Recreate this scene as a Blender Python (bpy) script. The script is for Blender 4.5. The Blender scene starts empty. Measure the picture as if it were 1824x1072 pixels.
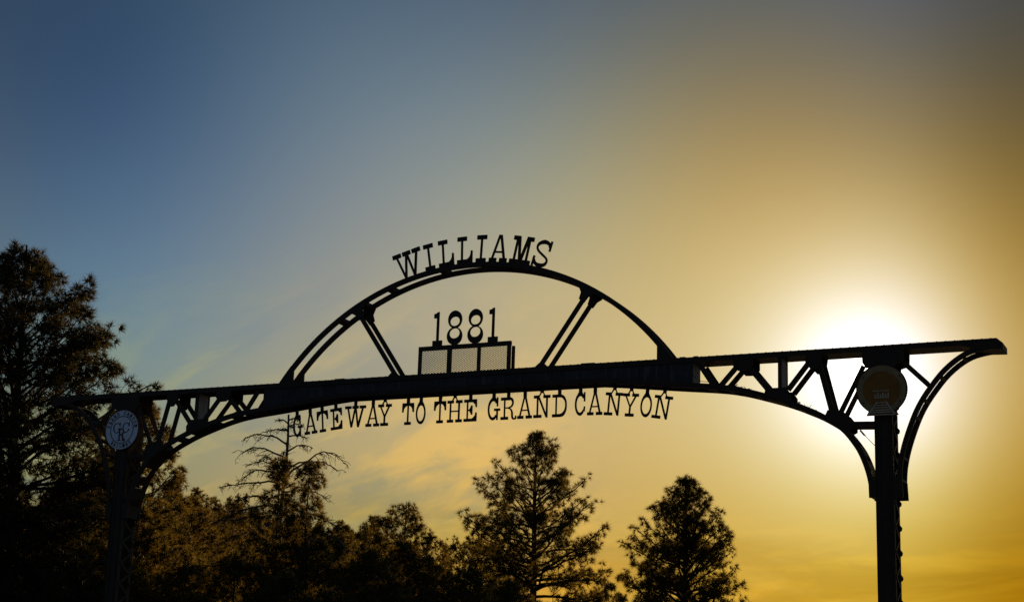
import bpy, bmesh, math, random
import numpy as np
from mathutils import Matrix, Vector

sc = bpy.context.scene
COL = sc.collection
R_ = math.radians

# ------------------------------------------------------------------ camera
cam_d = bpy.data.cameras.new("camera")
cam_d.sensor_width = 36.0
cam_d.lens = 3083.2 / 1824 * 36.0
cam_d.clip_start = 0.1
cam_d.clip_end = 5000
cam = bpy.data.objects.new("camera", cam_d)
COL.objects.link(cam)
right_v = Vector((0.91155145, 0.40998189, 0.03144539))
up_v = Vector((0.07318921, -0.23703042, 0.96874141))
back_v = right_v.cross(up_v)
m = Matrix((right_v, up_v, back_v)).transposed().to_4x4()
m.translation = Vector((14.6825, -29.9026, 1.601))
cam.matrix_world = m
sc.camera = cam

sc.view_settings.view_transform = 'Standard'
sc.view_settings.look = 'None'
sc.view_settings.exposure = 0.0
sc.view_settings.gamma = 1.0
sc.view_settings.use_curve_mapping = False
sc.cycles.use_denoising = False
sc.cycles.max_bounces = 6
sc.cycles.transparent_max_bounces = 8
sc.cycles.volume_bounces = 0

# ------------------------------------------------------------------ sun direction
SUN = Vector((-0.2205, 0.9535, 0.2054)).normalized()
SUN_EL = math.asin(SUN.z)

world = bpy.data.worlds.new("World")
sc.world = world
world.use_nodes = True


def build_sky():
    nt = world.node_tree
    nt.nodes.clear()
    N, L = nt.nodes, nt.links

    def mth(op, a, b=None, clamp=False):
        n = N.new('ShaderNodeMath')
        n.operation = op
        n.use_clamp = clamp
        for i, v in enumerate((a, b)):
            if v is None:
                continue
            if isinstance(v, (int, float)):
                n.inputs[i].default_value = v
            else:
                L.new(v, n.inputs[i])
        return n.outputs[0]

    def dot(vec, c):
        n = N.new('ShaderNodeVectorMath')
        n.operation = 'DOT_PRODUCT'
        L.new(vec, n.inputs[0])
        n.inputs[1].default_value = c
        return n.outputs['Value']

    def expo(x, s):                       # exp(-x / s)
        return mth('EXPONENT', mth('MULTIPLY', x, -1.0 / s))

    tc = N.new('ShaderNodeTexCoord')
    nrm = N.new('ShaderNodeVectorMath')
    nrm.operation = 'NORMALIZE'
    L.new(tc.outputs['Generated'], nrm.inputs[0])
    D = nrm.outputs[0]
    sep = N.new('ShaderNodeSeparateXYZ')
    L.new(D, sep.inputs[0])
    th = mth('ARCCOSINE', mth('MINIMUM', dot(D, SUN), 0.9999999))
    e = mth('MAXIMUM', mth('ARCSINE', sep.outputs[2]), -0.05)
    az = dot(D, (0.97427981, 0.22534165, 0.0))
    u1, u2, u3 = expo(th, .03), expo(th, .15), expo(th, .5)
    u4 = mth('EXPONENT', mth('MULTIPLY', mth('MULTIPLY', th, th), -1 / .27 ** 2))
    v1, v2 = expo(e, .06), expo(e, .25)
    v3 = mth('DIVIDE', 1.0, mth('ADD', 1.0, mth('EXPONENT', mth('MULTIPLY', mth('SUBTRACT', e, .36), -1 / .05))))
    s = mth('DIVIDE', 1.0, mth('ADD', 1.0, mth('EXPONENT', mth('MULTIPLY', mth('SUBTRACT', az, .06), -1 / .025))))
    feats = [None, u1, u2, u3, u4, v1, v2, v3, mth('MULTIPLY', u2, v1), mth('MULTIPLY', u3, v2),
             mth('MULTIPLY', s, u4), mth('MULTIPLY', u4, v3)]
    C = list(SKYC)
    for centre, k in SKYR:                # broad soft variations of the haze
        n = N.new('ShaderNodeVectorMath')
        n.operation = 'DOT_PRODUCT'
        L.new(D, n.inputs[0])
        n.inputs[1].default_value = centre
        feats.append(mth('EXPONENT', mth('MULTIPLY', mth('SUBTRACT', n.outputs['Value'], 1.0), 1 / .075 ** 2)))
        C.append(k)
    ch = []
    for c in range(3):
        acc = None
        for fv, co in zip(feats, C):
            if fv is None:
                continue
            t = mth('MULTIPLY', fv, co[c])
            acc = t if acc is None else mth('ADD', acc, t)
        acc = mth('ADD', acc, C[0][c])
        ch.append(mth('MAXIMUM', mth('SUBTRACT', mth('EXPONENT', acc), .003), 0.001))
    comb = N.new('ShaderNodeCombineXYZ')
    for i in range(3):
        L.new(ch[i], comb.inputs[i])
    col = comb.outputs[0]

    # thin cloud streaks, in azimuth and elevation
    plane = N.new('ShaderNodeCombineXYZ')
    L.new(az, plane.inputs[0])
    L.new(e, plane.inputs[1])

    def ramp(v, a, b):
        r = N.new('ShaderNodeMapRange')
        r.interpolation_type = 'SMOOTHSTEP'
        r.inputs['From Min'].default_value = a
        r.inputs['From Max'].default_value = b
        L.new(v, r.inputs['Value'])
        return r.outputs[0]

    def cloud(scale, seed, rot, stretch, lo, hi, rough=.58, dist=.5):
        mp = N.new('ShaderNodeMapping')
        mp.vector_type = 'TEXTURE'
        mp.inputs['Rotation'].default_value = (0, 0, R_(rot))
        mp.inputs['Scale'].default_value = stretch
        mp.inputs['Location'].default_value = (seed, seed * .7, 0)
        L.new(plane.outputs[0], mp.inputs['Vector'])
        nz = N.new('ShaderNodeTexNoise')
        nz.inputs['Scale'].default_value = scale
        nz.inputs['Detail'].default_value = 7
        nz.inputs['Roughness'].default_value = rough
        nz.inputs['Distortion'].default_value = dist
        L.new(mp.outputs[0], nz.inputs['Vector'])
        return ramp(nz.outputs['Fac'], lo, hi)

    wide = mth('MULTIPLY', ramp(e, .29, .14), ramp(th, .12, .24))
    lowb = mth('MULTIPLY', ramp(e, .15, .09), ramp(th, .06, .12))
    for (gate_, fac, bright, args) in CLOUDS:
        k = mth('MULTIPLY', mth('MULTIPLY', cloud(*args), wide if gate_ == 'wide' else lowb), fac)
        mx = N.new('ShaderNodeMix')
        mx.data_type = 'RGBA'
        mx.blend_type = 'MIX'
        L.new(k, mx.inputs['Factor'])
        L.new(col, mx.inputs['A'])
        mul = N.new('ShaderNodeVectorMath')
        mul.operation = 'MULTIPLY'
        L.new(col, mul.inputs[0])
        mul.inputs[1].default_value = bright
        L.new(mul.outputs[0], mx.inputs['B'])
        col = mx.outputs['Result']

    # the sun's own disc
    disc = N.new('ShaderNodeMapRange')
    disc.interpolation_type = 'SMOOTHSTEP'
    disc.inputs['From Min'].default_value = .0150
    disc.inputs['From Max'].default_value = .0065
    L.new(th, disc.inputs['Value'])
    dm = N.new('ShaderNodeVectorMath')
    dm.operation = 'SCALE'
    dm.inputs[0].default_value = (2.2, 1.9, 1.5)
    L.new(disc.outputs[0], dm.inputs['Scale'])
    add = N.new('ShaderNodeVectorMath')
    add.operation = 'ADD'
    L.new(col, add.inputs[0])
    L.new(dm.outputs[0], add.inputs[1])

    bg = N.new('ShaderNodeBackground')
    L.new(add.outputs[0], bg.inputs['Color'])
    bg.inputs['Strength'].default_value = 0.97
    # clear-air sky under the haze glow
    sky = N.new('ShaderNodeTexSky')
    sky.sky_type = 'NISHITA'
    sky.sun_disc = False
    sky.sun_elevation = SUN_EL
    sky.sun_rotation = math.atan2(SUN.x, SUN.y)
    sky.dust_density = 1.0
    bg2 = N.new('ShaderNodeBackground')
    L.new(sky.outputs[0], bg2.inputs['Color'])
    bg2.inputs['Strength'].default_value = NISHITA
    ad = N.new('ShaderNodeAddShader')
    L.new(bg.outputs[0], ad.inputs[0])
    L.new(bg2.outputs[0], ad.inputs[1])
    out = N.new('ShaderNodeOutputWorld')
    L.new(ad.outputs[0], out.inputs['Surface'])


NISHITA = 0.0
SKYC = [[-2.038, -1.807, -1.242],
        [0.989, 0.561, -0.914],
        [-0.45, 1.364, 6.682],
        [0.529, 0.011, 0.067],
        [0.576, 0.218, -2.192],
        [-0.614, -0.252, 1.095],
        [-1.004, -0.538, -0.843],
        [-1.443, -0.995, -0.887],
        [-0.449, -0.449, -2.601],
        [4.169, 1.757, -4.106],
        [-0.929, -1.41, -2.937],
        [0.011, 0.164, 1.344]]
SKYR = [((-0.5982, 0.7225, 0.3465), (-0.791, -0.428, -0.055)),
        ((-0.6129, 0.7613, 0.2118), (-0.197, 0.268, 0.699)),
        ((-0.4921, 0.7837, 0.379), (0.249, 0.334, 0.286)),
        ((-0.5051, 0.8175, 0.2767), (0.01, 0.054, 0.271)),
        ((-0.4844, 0.8578, 0.1719), (0.216, 0.282, 0.531)),
        ((-0.3849, 0.8601, 0.3349), (0.166, 0.255, 0.358)),
        ((-0.379, 0.8939, 0.2393), (0.106, 0.106, 0.229)),
        ((-0.3695, 0.9198, 0.1321), (-0.07, 0.005, 0.586)),
        ((-0.2764, 0.8888, 0.3656), (0.327, 0.008, -0.43)),
        ((-0.2761, 0.9201, 0.2778), (0.042, -0.093, -0.453)),
        ((-0.2585, 0.9587, 0.1185), (-0.436, -0.425, -0.43)),
        ((-0.1754, 0.9318, 0.3179), (0.14, -0.096, -0.9)),
        ((-0.1318, 0.9204, 0.3681), (-0.012, -0.031, 0.521)),
        ((-0.143, 0.9607, 0.2381), (0.332, 0.369, 0.425)),
        ((-0.1662, 0.9732, 0.1591), (0.284, 0.497, 2.114)),
        ((-0.1464, 0.9852, 0.0888), (-0.454, -0.44, -1.403)),
        ((-0.579, 0.8083, 0.1067), (0.227, 0.122, 0.113))]
CLOUDS = [  # where, strength, colour factor, (scale, seed, rotation, stretch, lo, hi)
    ('wide', .85, (1.46, 1.25, .82), (22, .37, 24, (2.0, .8, 1), .46, .60)),
    ('wide', .9, (.66, .80, 1.12), (17, .91, 22, (2.0, .9, 1), .47, .64)),
    ('low', .9, (1.22, 1.20, 1.0), (34, .53, 4, (4.0, .8, 1), .45, .60)),
    ('low', .7, (.84, .80, .58), (26, .13, 3, (4.5, .9, 1), .47, .62)),
]
build_sky()

sun_d = bpy.data.lights.new("sun", 'SUN')
sun_d.energy = 4.0
sun_d.angle = R_(0.5)
sun_d.color = (1.0, .72, .40)
sun_o = bpy.data.objects.new("sun", sun_d)
COL.objects.link(sun_o)
sun_o.rotation_euler = (-SUN).to_track_quat('-Z', 'Y').to_euler()
sun_o.location = (0, 60, 40)


# ------------------------------------------------------------------ materials
def mat(name, base, rough=.6, spec=.3, var=None, scale=6.0, bump=0.0, metal=0.0):
    mt = bpy.data.materials.new(name)
    mt.use_nodes = True
    nt = mt.node_tree
    b = nt.nodes['Principled BSDF']
    b.inputs['Base Color'].default_value = (*base, 1)
    b.inputs['Roughness'].default_value = rough
    b.inputs['Specular IOR Level'].default_value = spec
    b.inputs['Metallic'].default_value = metal
    if var:
        tc = nt.nodes.new('ShaderNodeTexCoord')
        nz = nt.nodes.new('ShaderNodeTexNoise')
        nz.inputs['Scale'].default_value = scale
        nz.inputs['Detail'].default_value = 6
        nt.links.new(tc.outputs['Object'], nz.inputs['Vector'])
        r = nt.nodes.new('ShaderNodeValToRGB')
        r.color_ramp.elements[0].position = .35
        r.color_ramp.elements[1].position = .68
        r.color_ramp.elements[0].color = (*base, 1)
        r.color_ramp.elements[1].color = (*var, 1)
        nt.links.new(nz.outputs['Fac'], r.inputs['Fac'])
        nt.links.new(r.outputs['Color'], b.inputs['Base Color'])
        if bump:
            bp = nt.nodes.new('ShaderNodeBump')
            bp.inputs['Strength'].default_value = bump
            bp.inputs['Distance'].default_value = .01
            nt.links.new(nz.outputs['Fac'], bp.inputs['Height'])
            nt.links.new(bp.outputs['Normal'], b.inputs['Normal'])
    return mt


def leaf_mat(name, col, trans, k=.5, glint=(.55, .36, .055)):
    mt = bpy.data.materials.new(name)
    mt.use_nodes = True
    nt = mt.node_tree
    nt.nodes.clear()
    out = nt.nodes.new('ShaderNodeOutputMaterial')
    d = nt.nodes.new('ShaderNodeBsdfPrincipled')
    d.inputs['Roughness'].default_value = .6
    d.inputs['Specular IOR Level'].default_value = .15
    t = nt.nodes.new('ShaderNodeBsdfTranslucent')
    tc = nt.nodes.new('ShaderNodeTexCoord')
    nz = nt.nodes.new('ShaderNodeTexNoise')
    nz.inputs['Scale'].default_value = .9
    nz.inputs['Detail'].default_value = 5
    nt.links.new(tc.outputs['Object'], nz.inputs['Vector'])
    for sock, c in ((d.inputs['Base Color'], col), (t.inputs['Color'], trans)):
        r = nt.nodes.new('ShaderNodeValToRGB')
        r.color_ramp.elements[0].position = .35
        r.color_ramp.elements[1].position = .65
        r.color_ramp.elements[0].color = (*[v * .75 for v in c], 1)
        r.color_ramp.elements[1].color = (c[0] * 1.35, c[1] * 1.2, c[2] * 1.0, 1)
        nt.links.new(nz.outputs['Fac'], r.inputs['Fac'])
        nt.links.new(r.outputs['Color'], sock)
    glint_nz = nt.nodes.new('ShaderNodeTexNoise')      # sun glints put into the needle colour as bright yellow noise specks
    glint_nz.inputs['Scale'].default_value = 5.5
    glint_nz.inputs['Detail'].default_value = 3
    nt.links.new(tc.outputs['Object'], glint_nz.inputs['Vector'])
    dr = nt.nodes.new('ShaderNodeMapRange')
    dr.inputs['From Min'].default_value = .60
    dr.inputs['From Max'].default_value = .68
    nt.links.new(glint_nz.outputs['Fac'], dr.inputs['Value'])
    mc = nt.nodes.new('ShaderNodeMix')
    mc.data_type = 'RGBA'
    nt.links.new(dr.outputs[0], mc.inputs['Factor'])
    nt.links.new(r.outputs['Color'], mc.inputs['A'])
    mc.inputs['B'].default_value = (*glint, 1)
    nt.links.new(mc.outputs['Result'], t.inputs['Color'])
    mx = nt.nodes.new('ShaderNodeMixShader')
    mx.inputs['Fac'].default_value = k
    nt.links.new(d.outputs[0], mx.inputs[1])
    nt.links.new(t.outputs[0], mx.inputs[2])
    nt.links.new(mx.outputs[0], out.inputs['Surface'])
    return mt


STEEL = mat("dark_brown_painted_steel", (.038, .024, .013), .55, .15, (.055, .033, .017), 5, .3)
LETTER = mat("dark_letter_steel", (.034, .022, .013), .55, .15, (.046, .029, .016), 9)
PALE = mat("weathered_pale_steel", (.36, .35, .31), .6, .3, (.28, .25, .2), 5)
MURAL = mat("girder_plate_paint", (.028, .022, .018), .55, .2, (.046, .040, .036), 2.2, .25)
def streaks(mt):
    """ghosts of old pale lettering and run-off on the girder plates"""
    nt = mt.node_tree
    b = nt.nodes['Principled BSDF']
    src = b.inputs['Base Color'].links[0].from_socket
    tc = nt.nodes.new('ShaderNodeTexCoord')
    mp = nt.nodes.new('ShaderNodeMapping')
    mp.inputs['Scale'].default_value = (7.0, 1, .9)
    nt.links.new(tc.outputs['Object'], mp.inputs['Vector'])
    nz = nt.nodes.new('ShaderNodeTexNoise')
    nz.inputs['Scale'].default_value = 2.0
    nz.inputs['Detail'].default_value = 4
    nt.links.new(mp.outputs[0], nz.inputs['Vector'])
    r = nt.nodes.new('ShaderNodeMapRange')
    r.inputs['From Min'].default_value = .56
    r.inputs['From Max'].default_value = .74
    nt.links.new(nz.outputs['Fac'], r.inputs['Value'])
    mx = nt.nodes.new('ShaderNodeMix')
    mx.data_type = 'RGBA'
    nt.links.new(r.outputs[0], mx.inputs['Factor'])
    nt.links.new(src, mx.inputs['A'])
    mx.inputs['B'].default_value = (.10, .092, .082, 1)
    nt.links.new(mx.outputs['Result'], b.inputs['Base Color'])


streaks(MURAL)
WHITE = mat("white_sign_enamel", (.80, .81, .80), .4, .4, (.72, .72, .70), 3)
MAROON = mat("dark_maroon_sign_paint", (.07, .022, .016), .5, .4)
BRASS = mat("ochre_sign_paint", (.30, .125, .016), .5, .15, (.23, .09, .011), 6)
RIMM = mat("tan_sign_rim", (.36, .235, .10), .5, .15, (.28, .18, .075), 6)
RELIEF = mat("pale_relief_paint", (.62, .50, .32), .5, .15, (.5, .4, .25), 6)
WIRE = mat("cable_rubber", (.03, .03, .03), .6)
BARK = mat("pine_bark", (.085, .05, .03), .9, .1, (.04, .026, .018), 9, .8)
DEADWOOD = mat("bare_grey_wood", (.11, .085, .06), .9, .1, (.06, .045, .03), 7, .6)
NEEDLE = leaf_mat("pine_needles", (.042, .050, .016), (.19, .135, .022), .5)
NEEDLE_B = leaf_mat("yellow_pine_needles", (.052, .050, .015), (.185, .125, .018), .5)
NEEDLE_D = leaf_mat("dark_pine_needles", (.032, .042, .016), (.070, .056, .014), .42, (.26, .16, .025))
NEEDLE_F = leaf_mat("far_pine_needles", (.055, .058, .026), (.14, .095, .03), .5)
GROUND = mat("dry_grass_ground", (.12, .095, .05), .95, .1, (.07, .06, .03), .25, .5)
FOREST = mat("forest_floor_slope", (.045, .045, .022), .95, .05, (.03, .03, .016), .08, .5)


# ------------------------------------------------------------------ mesh helpers
def link(name, me, material=None, parent=None, loc=(0, 0, 0)):
    o = bpy.data.objects.new(name, me)
    if material and not me.materials:
        me.materials.append(material)
    COL.objects.link(o)
    o.location = loc
    if parent:
        o.parent = parent
    return o


def root(name, label, cat, loc=(0, 0, 0), group=None):
    o = bpy.data.objects.new(name, None)
    COL.objects.link(o)
    o.location = loc
    o.empty_display_size = .3
    o['label'] = label
    o['category'] = cat
    if group:
        o['group'] = group
    return o


class MB:
    """collects prisms in the gate's plane (x, z) with a thickness along y"""

    def __init__(self):
        self.v, self.f = [], []

    def prism(self, poly, y0, y1):
        a = sum(p[0] * q[1] - q[0] * p[1] for p, q in zip(poly, poly[1:] + poly[:1]))
        if a < 0:
            poly = poly[::-1]
        n, b = len(poly), len(self.v)
        self.v += [(x, y0, z) for x, z in poly] + [(x, y1, z) for x, z in poly]
        self.f.append(tuple(range(b, b + n)))
        self.f.append(tuple(range(b + 2 * n - 1, b + n - 1, -1)))
        for i in range(n):
            j = (i + 1) % n
            self.f.append((b + j, b + i, b + n + i, b + n + j))
        return self

    def strip(self, A, B, y0, y1, closed=False):
        """band between two polylines A and B"""
        n, b = len(A), len(self.v)
        for (p, q) in zip(A, B):
            self.v += [(p[0], y0, p[1]), (q[0], y0, q[1]), (q[0], y1, q[1]), (p[0], y1, p[1])]
        rng = range(n if closed else n - 1)
        for i in rng:
            s, t = b + 4 * i, b + 4 * ((i + 1) % n)
            for k in range(4):
                k2 = (k + 1) % 4
                self.f.append((s + k, s + k2, t + k2, t + k))
        if not closed:
            self.f.append((b + 3, b + 2, b + 1, b))
            e = b + 4 * (n - 1)
            self.f.append((e, e + 1, e + 2, e + 3))
        return self

    def rect(self, x0, z0, x1, z1, y0, y1):
        return self.prism([(x0, z0), (x1, z0), (x1, z1), (x0, z1)], y0, y1)

    def bar(self, p, q, w, y0, y1):
        dx, dz = q[0] - p[0], q[1] - p[1]
        l = math.hypot(dx, dz)
        nx, nz = -dz / l * w / 2, dx / l * w / 2
        return self.prism([(p[0] + nx, p[1] + nz), (q[0] + nx, q[1] + nz), (q[0] - nx, q[1] - nz), (p[0] - nx, p[1] - nz)], y0, y1)

    def mesh(self, name):
        me = bpy.data.meshes.new(name)
        me.from_pydata(self.v, [], self.f)
        bm = bmesh.new()
        bm.from_mesh(me)
        bmesh.ops.recalc_face_normals(bm, faces=bm.faces)
        bm.to_mesh(me)
        bm.free()
        return me

    def build(self, name, material, parent=None, loc=(0, 0, 0)):
        return link(name, self.mesh(name), material, parent, loc)


def tube_mesh(name, pts, r, sides=6):
    v, f = [], []
    pts = [Vector(p) for p in pts]
    for i, p in enumerate(pts):
        d = (pts[min(i + 1, len(pts) - 1)] - pts[max(i - 1, 0)]).normalized()
        a = d.orthogonal().normalized()
        b = d.cross(a)
        for k in range(sides):
            t = 2 * math.pi * k / sides
            v.append(p + (a * math.cos(t) + b * math.sin(t)) * r)
    for i in range(len(pts) - 1):
        for k in range(sides):
            k2 = (k + 1) % sides
            f.append((i * sides + k, i * sides + k2, (i + 1) * sides + k2, (i + 1) * sides + k))
    me = bpy.data.meshes.new(name)
    me.from_pydata(v, [], f)
    return me


def offset_line(P, w):
    """points of P moved by w to the left of its running direction"""
    out = []
    for i, p in enumerate(P):
        a, b = P[max(i - 1, 0)], P[min(i + 1, len(P) - 1)]
        dx, dz = b[0] - a[0], b[1] - a[1]
        l = math.hypot(dx, dz)
        out.append((p[0] - dz / l * w, p[1] + dx / l * w))
    return out


def smooth(P, n=6):
    """Catmull-Rom through P"""
    out = []
    for i in range(len(P) - 1):
        p0, p1, p2, p3 = P[max(i - 1, 0)], P[i], P[i + 1], P[min(i + 2, len(P) - 1)]
        for k in range(n):
            t = k / n
            out.append(tuple(.5 * ((2 * b) + (c - a) * t + (2 * a - 5 * b + 4 * c - d) * t * t + (-a + 3 * b - 3 * c + d) * t ** 3)
                             for a, b, c, d in zip(p0, p1, p2, p3)))
    out.append(P[-1])
    return out


# ------------------------------------------------------------------ ground and hill
def setting():
    rnd = random.Random(3)
    n = 60
    v, f = [], []
    for j in range(n + 1):
        for i in range(n + 1):
            x = (i / n * 2 - 1)
            y = (j / n * 2 - 1)
            X, Y = x * abs(x) * 1500, y * abs(y) * 1500  # the sheet reaches the horizon
            v.append((X, Y, -.02 + .04 * math.sin(X * .31) * math.cos(Y * .27)))
    for j in range(n):
        for i in range(n):
            a = j * (n + 1) + i
            f.append((a, a + 1, a + n + 2, a + n + 1))
    me = bpy.data.meshes.new("ground")
    me.from_pydata(v, [], f)
    o = link("ground", me, GROUND)
    o['kind'] = 'structure'
    # wooded ridge behind the trees on the left
    v, f = [], []
    nu, nv = 90, 24
    for j in range(nv + 1):
        for i in range(nu + 1):
            s, t = i / nu, j / nv
            v.append(hill_point(s, t))
    for j in range(nv):
        for i in range(nu):
            a = j * (nu + 1) + i
            f.append((a, a + 1, a + nu + 2, a + nu + 1))
    me = bpy.data.meshes.new("hill")
    me.from_pydata(v, [], f)
    me.polygons.foreach_set('use_smooth', [True] * len(me.polygons))
    o = link("hill", me, FOREST)
    o['kind'] = 'structure'


RIDGE = [(-300, 78, 30), (-240, 110, 28), (-170, 137, 28), (-135.3, 153.2, 26), (-118.8, 161.3, 23.8), (-109.7, 165.8, 22.6), (-104.4, 168.8, 20.8),
         (-97.8, 172.5, 18.5), (-91.2, 176.2, 16.5), (-70, 190, 9), (-40, 210, 4), (10, 240, 1.5), (60, 270, -1)]
RIDGE_S = smooth(RIDGE, 5)


def hill_point(s, t):
    """s along the ridge, t across it: 0 near foot, .5 crest, 1 far foot"""
    k = s * (len(RIDGE_S) - 1)
    i = min(int(k), len(RIDGE_S) - 2)
    fr = k - i
    x, y, z = [a + (b - a) * fr for a, b in zip(RIDGE_S[i], RIDGE_S[i + 1])]
    off = (t - .5) * 2
    dx, dy = .44, .90                      # towards the back
    prof = math.cos(off * math.pi / 2) ** 1.3
    return (x + dx * off * 80, y + dy * off * 80, (z + .6 * math.sin(x * .3) + .5 * math.sin(x * .71 + y)) * prof - 2.2 * abs(off) - .3)


setting()

# ------------------------------------------------------------------ gateway
TOP = 8.6                                   # height of the top chord's upper edge above the ground
DEP = .46                                   # front truss at y = 0, rear truss at y = DEP
gate = root("gateway_arch", "dark steel truss gateway arch on two lattice pillars spanning the road", "gateway", (0, 0, TOP))


def lx(x):
    """the left half is a touch shorter than the right"""
    x = abs(x)
    return -(x - (.0053 * (x - 4.3) ** 2 if x > 4.3 else 0))


def mirror(P):
    return [(lx(x), z) for x, z in P]


def both(name, mb_fn, material, parent, y0, th, rear=True):
    """a plate in the front truss and the same plate in the rear one"""
    me = mb_fn(MB(), y0, y0 + th).mesh(name)
    a = link(name, me, material, parent)
    if rear:
        b = a.copy()
        COL.objects.link(b)
        b.location = (0, DEP - th - 2 * y0, 0)
        b.parent = parent
    return a


def gateway():
    # top chord: closed box
    MB().prism([(-10.08, -.0), (10.17, 0.0), (10.272, -.09), (10.272, -.20), (9.9, -.185), (9.55, -.10), (-9.40, -.10), (-9.72, -.185), (-10.08, -.20)], -.012, DEP + .012).build("top_chord", STEEL, gate)
    for x0, x1 in ((-2.98, -2.76), (2.42, 2.70), (4.40, 4.51), (4.68, 4.76)):
        MB().rect(x0, .0, x1, .022, .02, .16).build("cleat", STEEL, gate)

    # bottom chord, from bracket to bracket: one lower edge
    half = [(0, -.38), (1.4, -.38), (2.75, -.38), (3.26, -.428), (4.28, -.54), (5.09, -.625), (5.52, -.70), (5.94, -.815), (6.42, -.97),
            (6.76, -1.11), (7.07, -1.262), (7.42, -1.50), (7.64, -1.77), (7.76, -1.99), (7.86, -2.28), (7.91, -2.55), (7.918, -2.69)]
    inner = smooth([half[2]] + half[3:], 4)
    right = [(1.4, -.38)] + inner
    full = [(lx(x), z) for x, z in right[::-1]] + [(0, -.38)] + right

    def chord(mb, y0, y1):
        up = offset_line(full, .095)
        return mb.strip(full, up, y0, y1)
    both("bottom_chord", chord, STEEL, gate, .0, .06)

    # closed plate girder in the middle, with stiffeners
    low = [(x, z + .075) for x, z in full if -4.645 <= x <= 4.66]
    x0, x1 = -4.65, 4.673
    zl = -.585 + .075

    def girder(mb, y0, y1):
        return mb.prism([(x0, zl)] + low + [(x1, zl), (x1, -.09), (x0, -.09)], y0, y1)
    both("girder_plate", girder, MURAL, gate, .014, .02)
    soff = [(x, z + .03) for x, z in full if -4.645 <= x <= 4.66]
    soff = [(x0, zl - .045)] + soff + [(x1, zl - .045)]
    MB().strip(soff, [(x, z + .02) for x, z in soff], .06, DEP - .06).build("soffit_plate", STEEL, gate)
    for sx in (x0 + .01, x1 - .01):
        MB().rect(sx - .01, zl, sx + .01, -.10, .034, DEP - .034).build("end_plate", PALE, gate)
    for i in range(15):                      # vertical stiffener bars on the face
        x = -4.2 + i * .6
        zz = np.interp(x, [p[0] for p in low], [p[1] for p in low])
        MB().rect(x - .012, zz + .02, x + .012, -.11, .004, .014).build("stiffener", MURAL, gate)

    # truss members, right half then left half
    T = dict(
        D1=((4.79, -.13), (5.10, -.60), .095), D2=((5.60, -.13), (5.19, -.58), .095), D3=((5.70, -.19), (6.10, -.69), .095),
        D4=((6.93, -.14), (6.47, -.712), .095), D5=((7.01, -.12), (7.27, -1.16), .095), D6=((7.85, -.35), (7.42, -1.18), .085))
    for sgn in (1, -1):
        S = (lambda P: P) if sgn > 0 else mirror
        for k, (p, q, w) in T.items():
            p, q = S([p, q])
            both("diagonal_brace", lambda mb, a, b: mb.bar(p, q, w, a, b), STEEL, gate, .012, .036)
        xs = S([(6.287, 0), (6.352, 0)])
        xa, xb = sorted((xs[0][0], xs[1][0]))
        both("vertical_post", lambda mb, a, b: mb.rect(xa, -.70, xb, -.09, a, b), STEEL, gate, .006, .05)
        MB().rect(xb - .03, -.69, xb - .008, -.10, .056, DEP - .056).build("post_web", PALE, gate)
        for poly in (
            [(5.45, -.09), (5.45, -.225), (5.55, -.315), (5.70, -.32), (5.82, -.23), (5.82, -.09)],
            [(6.80, -.09), (6.80, -.25), (6.90, -.36), (7.06, -.36), (7.10, -.09)],
            [(6.03, -.80), (6.055, -.665), (6.44, -.665), (6.53, -.80), (6.52, -.95), (6.30, -.885)],
            [(7.13, -1.25), (7.19, -1.12), (7.33, -1.10), (7.50, -1.18), (7.62, -1.33), (7.62, -1.47), (7.50, -1.53), (7.25, -1.35)],
            [(5.00, -.58), (5.03, -.53), (5.27, -.53), (5.32, -.62), (5.20, -.60)],
        ):
            both("gusset_plate", lambda mb, a, b: mb.prism(S(poly), a, b), STEEL, gate, -.008, .014)
        hg = [(7.83, -.06), (7.83, -.30), (7.90, -.40), (8.42, -.40), (8.42, -.36), (8.57, -.315), (8.578, -.06)]
        both("head_plate", lambda mb, a, b: mb.prism(S(hg), a, b), STEEL, gate, -.016, .016)
        p, q = S([(7.52, -1.375), (8.10, -1.395)])
        both("knee_strut", lambda mb, a, b: mb.bar(p, q, .075, a, b), STEEL, gate, .010, .036)
        p, q = S([(8.50, -.27), (8.965, -.735)])
        both("bracket_strut", lambda mb, a, b: mb.bar(p, q, .085, a, b), STEEL, gate, .012, .036)
        # outer bracket curve
        outer = smooth([(8.47, -2.70), (8.478, -2.45), (8.50, -2.15), (8.57, -1.83), (8.70, -1.45), (8.84, -1.14), (9.03, -.85), (9.30, -.53), (9.62, -.295), (9.92, -.205), (10.26, -.175)], 4)
        up = offset_line(outer, .085)
        up = [(x, min(z, -.085)) for x, z in up]
        both("bracket_curve", lambda mb, a, b: mb.strip(S(outer), S(up), a, b), STEEL, gate, .002, .06)
        both("bracket_foot", lambda mb, a, b: mb.prism(S([(8.33, -2.71), (8.50, -2.71), (8.485, -2.40), (8.33, -2.36)]), a, b), STEEL, gate, -.006, .05)
        both("bracket_foot", lambda mb, a, b: mb.prism(S([(8.03, -2.70), (7.905, -2.70), (7.90, -2.45), (8.03, -2.36)]), a, b), STEEL, gate, -.006, .05)
        # battens between front and rear curve
        for i in (4, 9, 17, 21, 26, 31):
            a_, b_ = outer[i], outer[i + 1]
            c_, d_ = up[i], up[i + 1]
            q4 = S([(a_[0] * .6 + b_[0] * .4, a_[1] * .6 + b_[1] * .4), b_, d_, (c_[0] * .6 + d_[0] * .4, c_[1] * .6 + d_[1] * .4)])
            MB().prism(q4, .06, DEP - .06).build("batten", STEEL, gate)
        upc = offset_line(right, .095)
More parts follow.
